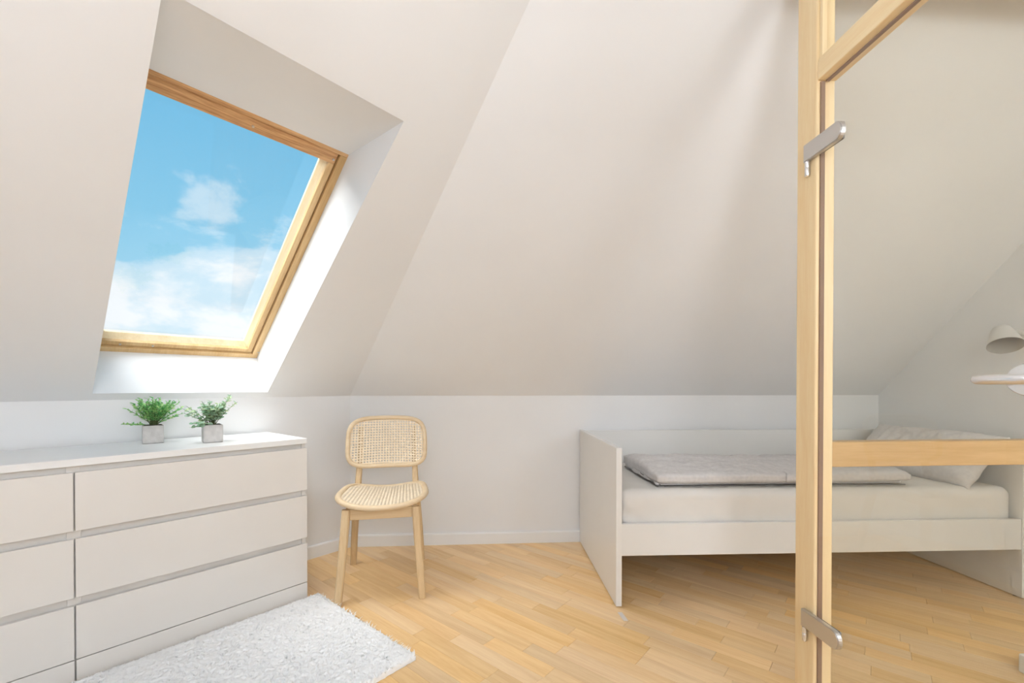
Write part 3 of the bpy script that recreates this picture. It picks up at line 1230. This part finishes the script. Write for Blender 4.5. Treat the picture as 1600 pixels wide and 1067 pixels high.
rg = random.Random(21)
p1 = pot(Vector((-1.4695, 2.047, .7805)), 'left plant with fresh green feathery leaves in a grey concrete cube pot')
st = fan(rg, 34, .72, .122)
st += [(1.1 * cs, .2, .12, .090), (.9 * cs, -.2, .8, .11), (-.9 * cs, .1, .75, .120), (-.8 * cs, .3, 1.0, .135), (-1.0 * cs, -.1, .5, .105)]
foliage(p1, 5, st, .022, .0095, 22, M_leaf1, False, 1, 1)
p2 = pot(Vector((-1.2275, 2.066, .7805)), 'right plant with round grey-green leaves in a grey concrete cube pot')
st = fan(rg, 20, .65, .112)
st += [(-.55 * cs, 0, 1.1, .150), (-.5 * cs, .2, 1.1, .145), (-.8 * cs, .1, .95, .130), (1.0 * cs, .1, .75, .125), (.9 * cs, .3, .55, .11), (.9 * cs, .5, .12, .085), (1.0 * cs, .6, -.1, .085), (.9 * cs, -.2, .9, .12)]
foliage(p2, 9, st, .021, .020, 14, M_leaf2, True, 1, 1)

# ------------------------------------------------------------------ wall lamp above the headboard
lamp = empty('wall_lamp', (XR, 1.93, 1.30))
tag(lamp, 'small white wall lamp with a flared shade above the pillow', 'lamp')
lo_ = Vector((2.55, 1.996, 1.230))                   # centre of the opening
lt_ = Vector((2.588, 2.046, 1.324))                  # closed end
ax = (lt_ - lo_)
q_ = ax.to_track_quat('Z', 'Y').to_matrix().to_4x4()
Mx = Matrix.Translation(lo_ - Vector(lamp.location)) @ q_
hL = ax.length
sh = lathe('lamp_shade', [(.066, 0), (.063, .012), (.052, hL * .45), (.042, hL * .75), (.034, hL * .92), (.022, hL), (.001, hL + .001)], M_shade, lamp, 36, Mx, caps=False)
lathe('shade_inside', [(.0655, .0005), (.0605, .014), (.049, hL * .45), (.036, hL * .72), (.001, hL * .75)], M_shadein, sh, 36, Mx, caps=False)
a0 = lo_.lerp(lt_, .72) + Vector((.03, -.03, 0)) - Vector(lamp.location)
sweep('arm', [a0, a0 + Vector((.05, -.03, -.02)), Vector((-.05, -.03, -.01)), Vector((-.012, 0, 0))], [.014, .011, .010, .010], [.014, .011, .010, .010], M_shade, lamp, sides=12)
lathe('wall_plate', [(.036, 0), (.036, .010), (.030, .014)], M_shade, lamp, 28, Matrix.Rotation(R(-90), 4, 'Y') @ Matrix.Translation((0, 0, .0005)))

# ------------------------------------------------------------------ small things
tape = mesh('tape_scrap', [(.606, 1.957, .0006), (.612, 1.885, .0006), (.632, 1.884, .0006), (.626, 1.958, .0006),
                           (.606, 1.957, .0014), (.612, 1.885, .0014), (.632, 1.884, .0014), (.626, 1.958, .0014)],
            [(3, 2, 1, 0), (4, 5, 6, 7), (0, 1, 5, 4), (1, 2, 6, 5), (2, 3, 7, 6), (3, 0, 4, 7)], M_tape)
tag(tape, 'scrap of pale tape on the floor by the foot of the bed', 'tape')
blk = box('white_block', 1.925, 2.02, 1.40, 1.46, .0005, .068, M_plast, None, .006)
tag(blk, 'small white plastic block on the floor behind the glass at the picture edge', 'block')

# ------------------------------------------------------------------ globe fill lights, added out of view
def fill_globe(loc, label, mat, r_=.17, drop=.42):  # hanging globe added as fill light, outside the view
    pend = empty('fill_pendant', loc)
    tag(pend, label, 'lamp')
    gz = -drop
    lathe('ceiling_cup', [(.05, -.0305), (.05, -.0205), (.03, -.0005)], M_plast, pend, 24)
    sweep('cord', [(0, 0, -.0302), (0, 0, gz + r_ + .03)], .003, .003, M_plast, pend, sides=8)
    lathe('socket', [(.03, gz + r_ - .005), (.03, gz + r_ + .03), (.006, gz + r_ + .04)], M_plast, pend, 20)
    bm = bmesh.new()
    bmesh.ops.create_icosphere(bm, subdivisions=2, radius=r_)
    for v in bm.verts:
        v.co.z += gz
    from_bm('globe', bm, mat, pend, True)


fill_globe((-.2, .12, ZC), 'added unseen globe pendant giving fill light above the viewpoint', M_glow, .17, .80)
fill_globe((2.25, -1.2, ZC), 'added unseen globe pendant giving fill light behind the glass door', M_glow_hall, .30, .85)

fl = empty('fill_stand', (.35, -1.2, 0))  # standing globe added behind the camera to even out the light
tag(fl, 'added unseen globe on a stand giving fill light behind the viewpoint', 'lamp')
lathe('base', [(.15, .0005), (.15, .015), (.02, .03)], M_plast, fl, 32)
sweep('pole', [(0, 0, .028), (0, 0, 1.22)], .011, .011, M_plast, fl, sides=12)
bm = bmesh.new()
bmesh.ops.create_icosphere(bm, subdivisions=2, radius=.30)
for v in bm.verts:
    v.co.z += 1.53
from_bm('globe', bm, M_glow_floor, fl, True)
